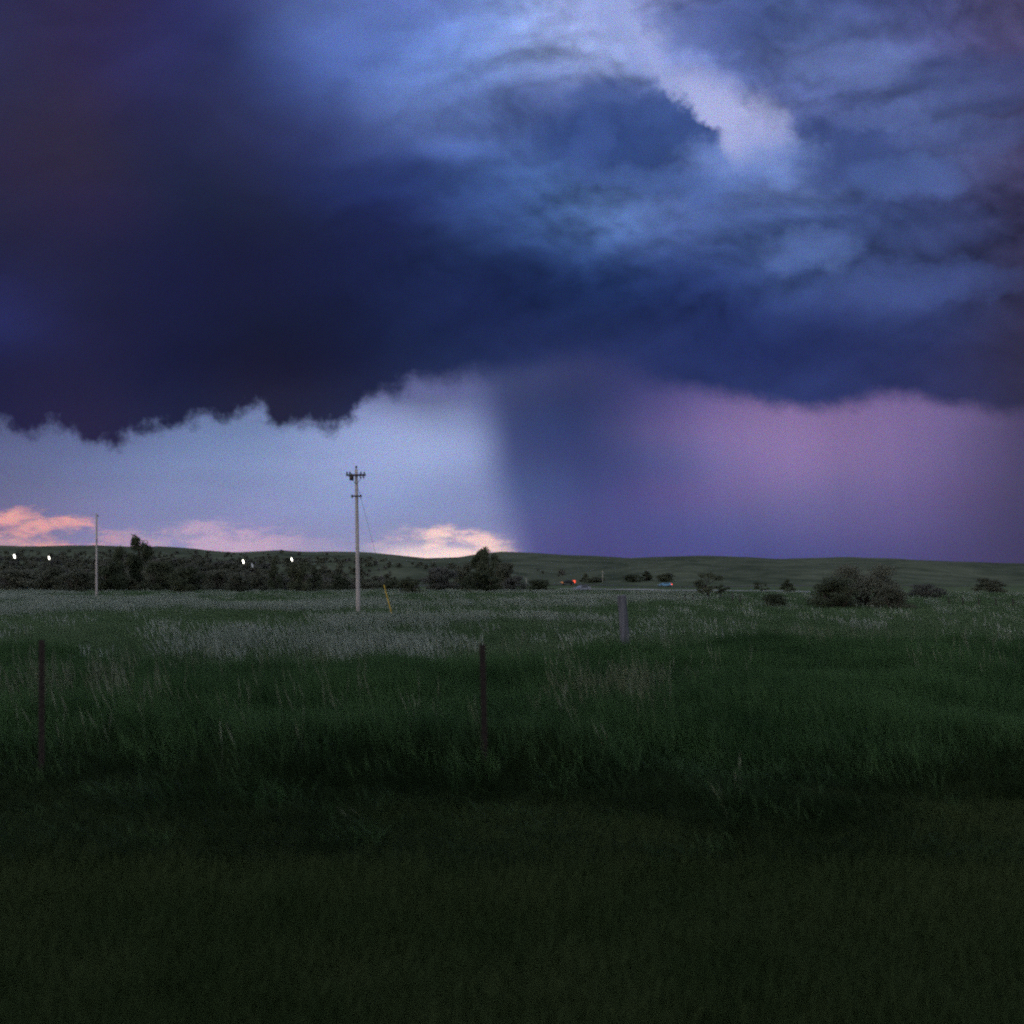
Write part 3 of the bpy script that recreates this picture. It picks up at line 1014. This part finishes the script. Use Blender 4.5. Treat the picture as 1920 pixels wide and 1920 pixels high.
def hill_brush():
    """far scrub on the slopes: one mass"""
    protos = []
    for i in range(3):
        c = TREES['round', i % 2][1].copy()
        c.materials.append((M_, M_, P_)[i])
        protos.append(c)
    n = 14000
    y = 240 + 600 * rng.random(n)
    bear = -350 + 2600 * rng.random(n)
    x = (bear - 960) / 1920 * y
    f = fnoise(x / 60, y / 60, 3)
    prob = 1.3 * nstep(bear, 780, 480) * nstep(y, 830, 480) + 1.0 * (f - 0.22) * nstep(y, 700, 500) * nstep(bear, 1150, 900)
    k = (rng.random(n) < prob) & ~((bear > 980) & (bear < 1420) & (y < 430))
    x, y = x[k], y[k]
    n = len(x)
    s = 1.0 + 2.0 * rng.random(n) ** 2 + 2.0 * nstep(bear[k], 760, 300) * nstep(y, 560, 300)
    scatter('hillside_brush', protos, np.stack([x, y, height(x, y) - 0.1], -1), np.stack([0 * x, 0 * x, rng.random(n) * 6.28], -1), np.stack([s * 1.5, s * 1.5, s], -1),
            rng.choice([0, 0, 1, 2], n), 'dark scrub scattered over the far hillside', 'brush')


hill_brush()

# ------------------------------------------------------------------ utility poles
WOODP = simple_mat('weathered_pole_wood', (0.55, 0.52, 0.53), 0.85, 0.2, 4, stretch=(1, 1, 0.12), bump=0.3)
WOODF = simple_mat('grey_post_wood', (0.12, 0.13, 0.16), 0.9, 0.5, 14, stretch=(1, 1, 0.08), bump=0.6)
ARM = simple_mat('tarred_arm_wood', (0.045, 0.040, 0.040), 0.8, 0.2, 8)
PORC = simple_mat('brown_porcelain', (0.035, 0.022, 0.020), 0.3, 0.15, 5)
STEEL = simple_mat('galvanised_steel', (0.22, 0.22, 0.24), 0.5, 0.2, 8, 0.6)
RUST = simple_mat('rusty_post_steel', (0.014, 0.010, 0.010), 0.8, 0.35, 18)
YEL = simple_mat('yellow_guard_plastic', (0.55, 0.38, 0.03), 0.5, 0.1, 4)


def insulator(parent, loc, s=1.0):
    m = MB()
    m.lathe(loc, [(0.018 * s, -0.10 * s), (0.018 * s, 0.0), (0.07 * s, 0.005 * s), (0.075 * s, 0.04 * s), (0.045 * s, 0.06 * s), (0.06 * s, 0.08 * s), (0.055 * s, 0.13 * s), (0.02 * s, 0.16 * s)], 8)
    return m.build('insulator', PORC, parent, True)


def utility_pole(px, d, top, lean, arm_rz, label, full=True):
    p = at(px, d)
    H = (1090 + 1920 * (EYE - p.z) / d - top) / 1920 * d
    e = empty('utility_pole', p)
    tag(e, label, 'utility pole', 'utility poles crossing the pasture')
    m = MB()
    n = 7
    m.tube([(lean * t, 0, -0.3 + (H + 0.3) * t) for t in np.linspace(0, 1, n)], [0.130 - 0.050 * t for t in np.linspace(0, 1, n)], 10)
    m.build('pole', WOODP, e, True)
    rot = Matrix.Rotation(arm_rz, 3, 'Z')
    za = H - 0.34

    def q(x, y, z): return rot @ Vector((x, y, 0)) + Vector((lean * z / H, 0, z))
    if full:
        m = MB(); m.box(q(0, -0.16, za), (1.10, 0.09, 0.10), rot)
        m.build('crossarm', ARM, e)
        for sx in (-1, 1):
            m = MB(); m.tube([q(sx * 0.42, -0.2, za - 0.03), q(sx * 0.02, -0.15, za - 0.5)], [0.014, 0.014], 5)
            m.build('arm_brace', STEEL, e)
        for x in (-0.50, -0.33, 0.28, 0.47):
            insulator(e, q(x, -0.16, za + 0.07), 0.75)
        insulator(e, q(0, 0, H + 0.06), 0.9)
        m = MB(); m.lathe(q(-0.24, -0.20, za - 0.16), [(0.10, -0.14), (0.12, -0.12), (0.12, 0.12), (0.07, 0.15), (0.03, 0.24)], 10)
        m.build('cutout_can', PORC, e, True)
        for x in (0.22, 0.40):
            m = MB(); m.tube([q(x, -0.2, za - 0.02), q(x + 0.06, -0.22, za - 0.2)], [0.035, 0.028], 6)
            m.build('fuse_holder', PORC, e)
        zb = H - 1.52
        m = MB(); m.box(q(0, -0.16, zb), (0.52, 0.06, 0.07), rot)
        m.build('lower_bracket', ARM, e)
        for x in (-0.23, 0.25):
            insulator(e, q(x, -0.16, zb - 0.06), 0.9)
    else:
        insulator(e, q(0.1, -0.1, H - 0.35), 0.9)
    return e, H


pole1, H1 = utility_pole(672, 57.6, 880, -0.12, 0.0, 'tall weathered wooden utility pole with crossarm and insulators beside yellow guy marker')
pole2, H2 = utility_pole(181, 108, 962, 0.0, R(84), 'smaller far wooden utility pole near the tallest tree on the west side', False)

gp = at(738, 55.0)
guy = empty('guy_wire', gp)
tag(guy, 'thin steel guy wire with yellow plastic guard sleeve beside the near utility pole', 'guy wire')
topv = pole1.location + Vector((-0.10, -0.02, H1 - 0.7)) - gp
foot = Vector((0, 0, -0.05))
m = MB(); m.tube([foot, topv], [0.009, 0.009], 5); m.build('wire', STEEL, guy)
dirv = (topv - foot).normalized()
# the guard sleeve stands over the lower end of the wire
m = MB(); m.tube([foot + dirv * 0.1, foot + dirv * 1.0, foot + dirv * 2.15], [0.032, 0.032, 0.028], 8); m.build('guard_sleeve', YEL, guy, True)


# ------------------------------------------------------------------ fence posts
def steel_post(px, d, top, lean, label):
    p = at(px, d)
    H = EYE + (1090 - top) / 1920 * d - p.z
    e = empty('fence_post', p)
    tag(e, label, 'fence post', 'steel posts of the near fence')
    sh = Matrix(((1, 0, lean), (0, 1, 0), (0, 0, 1)))
    m = MB()
    m.box((0, 0, H / 2 - 0.15), (0.062, 0.008, H + 0.3))
    m.box((0, 0.026, H / 2 - 0.15), (0.008, 0.043, H + 0.296))
    m.v = [tuple(sh @ Vector(v)) for v in m.v]
    m.build('flange', RUST, e)
    st = MB()
    for k in range(int((H - 0.15) / 0.09)):
        z = 0.12 + k * 0.09
        st.box((lean * z, -0.009, z), (0.012, 0.010, 0.022))
    o = st.build('stud_row', RUST, e); o['kind'] = 'stuff'
    return e


steel_post(910, 10.4, 1208, -0.02, 'thin dark rusty steel post standing in grass near the middle of the picture')
steel_post(78, 10.4, 1200, 0.0, 'thin dark rusty steel post standing in grass by the left picture edge')


def wood_post(px, d, top, rad, lean, label):
    p = at(px, d)
    H = EYE + (1090 - top) / 1920 * d - p.z
    m = MB()
    ring, N = [], 14
    for t in (-0.15, 0.0, 0.3, 0.6, 0.85, 0.98, 1.0):
        ring.append(t)
    vs, fs = [], []
    for i, t in enumerate(ring):
        for k in range(N):
            w = 2 * math.pi * k / N
            crack = 1 - 0.16 * (k in (3, 9)) + 0.05 * math.sin(3 * w + t * 4)
            r = rad * crack * (1.04 - 0.08 * t) * (0.88 if t == 1.0 else 1)
            vs.append((lean * t + r * math.cos(w), r * math.sin(w), t * H + (0.02 * math.cos(w) if t > 0.95 else 0)))
    for i in range(len(ring) - 1):
        for k in range(N):
            fs.append((i * N + k, i * N + (k + 1) % N, (i + 1) * N + (k + 1) % N, (i + 1) * N + k))
    fs.append(tuple((len(ring) - 1) * N + k for k in range(N)))
    m.add(vs, fs)
    o = m.build('wooden_post', WOODF)
    o.location = p
    tag(o, label, 'fence post')
    return o


wood_post(1174, 27.6, 1116, 0.125, -0.12, 'thick weathered grey wooden post in the pasture below the blue car')

far_posts = [(1285, 96, 1112), (1300, 93, 1114), (1374, 90, 1112), (1388, 88, 1115), (1780, 84, 1120), (1806, 82, 1121), (1836, 80, 1121), (1868, 79, 1122), (1900, 78, 1122)]
names = ['left one of two dark far posts right below the blue car', 'right one of two dark far posts right below the blue car', 'left one of two dark far posts right of the thin tree',
         'right one of two dark far posts right of the thin tree', 'first far fence post right of the big bush', 'second far fence post right of the big bush', 'third far fence post right of the big bush',
         'fourth far fence post right of the big bush', 'last far fence post before the right picture edge']
for (px, d, top), nm in zip(far_posts, names):
    p = at(px, d)
    H = EYE + (1090 - top) / 1920 * d - p.z
    m = MB()
    m.tube([(0, 0, -0.2), (-0.02, 0, H * 0.5), (-0.05, 0, H * 0.96), (-0.052, 0, H)], [0.06, 0.058, 0.055, 0.04], 8)
    o = m.build('fence_post', ARM); o.location = p
    tag(o, nm, 'fence post', 'posts of the far fence')

# ------------------------------------------------------------------ yard lamps
LAMP = glow_mat('lamp_glass_lit', (1.0, 0.97, 0.84), 6.0)
LAMPD = glow_mat('lamp_glass_dim', (0.8, 0.85, 1.0), 0.28)
DARKM = simple_mat('dark_metal', (0.03, 0.03, 0.033), 0.5, 0.2, 5, 0.4)


def yard_lamp(px, row, d, label, s=1.0, mat=LAMP):
    p = at(px, d)
    z = EYE + (1090 - row) / 1920 * d - p.z
    e = empty('yard_lamp', p)
    tag(e, label, 'lamp', 'white yard lamps behind the thicket')
    m = MB(); m.tube([(0.5, 0.1, -0.3), (0.5, 0.1, z * 0.6), (0.5, 0.1, z + 0.7)], [0.11, 0.09, 0.07], 8); m.build('pole', DARKM, e, True)
    m = MB(); m.tube([(0.5, 0.1, z + 0.62), (0.2, 0.03, z + 0.78), (-0.1 * s, 0, z + 0.66 * s)], [0.03, 0.03, 0.03], 6); m.build('bracket', DARKM, e)
    g = MB()
    g.lathe((0, 0, 0), [(0.05, -0.62), (0.17, -0.52), (0.22, -0.1), (0.20, 0.35), (0.12, 0.55)], 12)
    h = MB()
    h.lathe((0, 0, 0), [(0.15, 0.55), (0.2, 0.57), (0.12, 0.68), (0.04, 0.72)], 12)
    rt = Matrix.Rotation(R(-14), 3, 'Y')
    for mb, nm, mt in ((g, 'glass', mat), (h, 'hood', DARKM)):
        mb.v = [tuple(rt @ (Vector(v) * s) + Vector((0, 0, z))) for v in mb.v]
        mb.build(nm, mt, e, True)


yard_lamp(27, 1043, 215, 'white yard lamp nearest the left picture edge', 0.72)
yard_lamp(92, 1046, 215, 'smaller white yard lamp second from the left picture edge', 0.6)
yard_lamp(456, 1053, 225, 'white yard lamp third from the left, left of the pointed dark tree', 0.72)
yard_lamp(547, 1049, 225, 'white yard lamp beside the bushy dark tree, closest to near utility pole', 0.66)
yard_lamp(473, 1060, 225, 'dim bluish yard lamp just right of the third white lamp', 0.8, LAMPD)

# ------------------------------------------------------------------ pale poles
PALE = simple_mat('pale_painted_pole', (0.42, 0.42, 0.38), 0.6, 0.15, 3)
for px, d, top, r0, lab in ((1130, 392, 1070, 0.16, 'slim pale pole standing among dark shrubs in the farmyard'), (987, 300, 1084, 0.14, 'short pale post behind the low shrub left of the red light')):
    p = at(px, d)
    H = EYE + (1090 - top) / 1920 * d - p.z
    e = empty('pale_pole', p); tag(e, lab, 'pole')
    m = MB(); m.tube([(0, 0, -0.2), (0, 0, H * 0.5), (0, 0, H - 0.1)], [r0, r0 * 0.9, r0 * 0.75], 8); m.build('shaft', PALE, e, True)
    m = MB(); m.lathe((0, 0, H - 0.1), [(r0 * 0.8, 0), (r0 * 1.1, 0.04), (r0 * 0.9, 0.14), (r0 * 0.2, 0.2)], 8); m.build('cap', PALE, e, True)

# ------------------------------------------------------------------ cars on the far road
def road():
    me_v, me_f = [], []
    n = 80
    for i in range(n + 1):
        x = -60 + 220 * i / n
        yc = 352 + 6 * math.sin(x / 60)
        for s in (-3.2, 3.2):
            me_v.append((x, yc + s, hz(x, yc + s) + 0.12))
    for i in range(n):
        me_f.append((2 * i, 2 * i + 2, 2 * i + 3, 2 * i + 1))
    m = MB(); m.add(me_v, me_f)
    o = m.build('road', simple_mat('road_gravel', (0.10, 0.10, 0.105), 0.9, 0.25, 0.8))
    tag(o, 'grey farm road crossing the valley', 'road', kind='structure')


road()


def pale_track():
    v, f = [], []
    n = 60
    for i in range(n + 1):
        px = 1050 + 470 * i / n
        d = 236 - 66 * i / n + 4 * math.sin(i * 0.4)
        for s in (-6.5, 6.5):
            dd = d + s
            x = (px - 960) / 1920 * dd
            v.append((x, dd, hz(x, dd) + 0.35))
    for i in range(n):
        f.append((2 * i, 2 * i + 2, 2 * i + 3, 2 * i + 1))
    m = MB(); m.add(v, f)
    o = m.build('track', simple_mat('pale_track_gravel', (0.40, 0.41, 0.43), 0.9, 0.3, 0.25, stretch=(1, 0.4, 1)))
    tag(o, 'pale gravel track crossing the pasture', 'track', kind='structure')


pale_track()
GLASS = simple_mat('car_glass', (0.02, 0.025, 0.03), 0.15, 0.1, 2)
TYRE = simple_mat('tyre_rubber', (0.012, 0.012, 0.012), 0.9, 0.2, 8)
RIM = simple_mat('wheel_rim', (0.3, 0.3, 0.31), 0.4, 0.1, 3, 0.7)
TAIL = glow_mat('tail_lamp_lit', (1.0, 0.10, 0.05), 2.6)
AMBER = glow_mat('marker_lamp_lit', (1.0, 0.42, 0.20), 0.5)
UNLIT = simple_mat('lamp_lens_unlit', (0.35, 0.35, 0.36), 0.3, 0.1, 3)


def car(px, d, paint, label, tail=TAIL, front=UNLIT, tall=1.0, lamp=0.55, rz=0.0, z0=0.12):
    """side-on car, front towards -X"""
    p = at(px, d); p.z += z0
    e = empty('car', p, rz)
    tag(e, label, 'car', 'cars in the far farmyard')
    prof = [(-2.25, 0.42), (-2.28, 0.72), (-2.1, 0.90), (-1.15, 1.0), (-0.45, 1.46 * tall), (0.9, 1.48 * tall), (1.75, 1.22), (2.2, 1.05), (2.28, 0.66), (2.2, 0.40)]
    m = MB()
    n = len(prof)
    vs = []
    for yy, k in ((-0.86, 1.0), (-0.90, 1.0), (0.90, 1.0), (0.86, 1.0)):
        for x, z in prof:
            tuck = 0.16 if z > 1.1 else 0.0
            s = -1 if yy < 0 else 1
            vs.append((x * (0.985 if abs(yy) < 0.88 else 1), yy - s * tuck, z))
    fs = [tuple(range(n - 1, -1, -1)), tuple(range(3 * n, 4 * n))]
    for j in range(3):
        for i in range(n):
            fs.append((j * n + i, j * n + (i + 1) % n, (j + 1) * n + (i + 1) % n, (j + 1) * n + i))
    m.add(vs, [tuple(reversed(f)) for f in fs])
    m.build('body', paint, e)
    for s in (-1, 1):
        for x0, x1, b in ((-0.72, 0.12, 0), (0.2, 1.3, 1)):
            t0 = x0 + (0.32 if b == 0 else 0.0); t1 = x1 - (0.32 if b else 0)
            w = MB()
            y0, y1 = s * 0.905, s * 0.765
            w.add([(x0, y0, 1.03), (x1, y0, 1.03), (t1, y1, 1.38 * tall), (t0, y1, 1.38 * tall)], [(0, 1, 2, 3)])
            w.build('window', GLASS, e)
    for x in (-1.4, 1.4):
        for s in (-1, 1):
            t = MB(); t.lathe((x, s * 0.78, 0.33), [(0.22, -0.1), (0.33, -0.09), (0.33, 0.09), (0.22, 0.1)], 14, 'Y')
            w = t.build('wheel', TYRE, e)
            r_ = MB(); r_.lathe((x, s * (0.78 + 0.105), 0.33), [(0.2, -0.004), (0.2, 0.006), (0.06, 0.012)], 10, 'Y')
            r_.build('rim', RIM, w)
    for s in (-1, 1):
        t = MB(); t.box((2.16, s * 0.74, 0.62 + lamp / 2), (0.24, 0.36, lamp)); t.build('tail_lamp', tail, e)
        t = MB(); t.box((-2.16, s * 0.72, 0.78), (0.24, 0.38, 0.2 if front is UNLIT else 0.5)); t.build('headlamp', front, e)
    return e


car(1247, 350, simple_mat('blue_car_paint', (0.17, 0.42, 0.72), 0.35, 0.05, 2), 'light blue car with a lit red tail lamp on the right', lamp=0.42, tall=0.95)
car(1065, 352, simple_mat('black_car_paint', (0.012, 0.012, 0.014), 0.35, 0.1, 2), 'dark car with bright red tail lamp and small orange front lamp', front=AMBER, lamp=0.85, rz=0.25)
car(1091, 262, simple_mat('silver_car_paint', (0.30, 0.33, 0.42), 0.4, 0.05, 2), 'pale silver car half hidden in grass just below the red light', tail=UNLIT, rz=0.5, z0=-0.4)
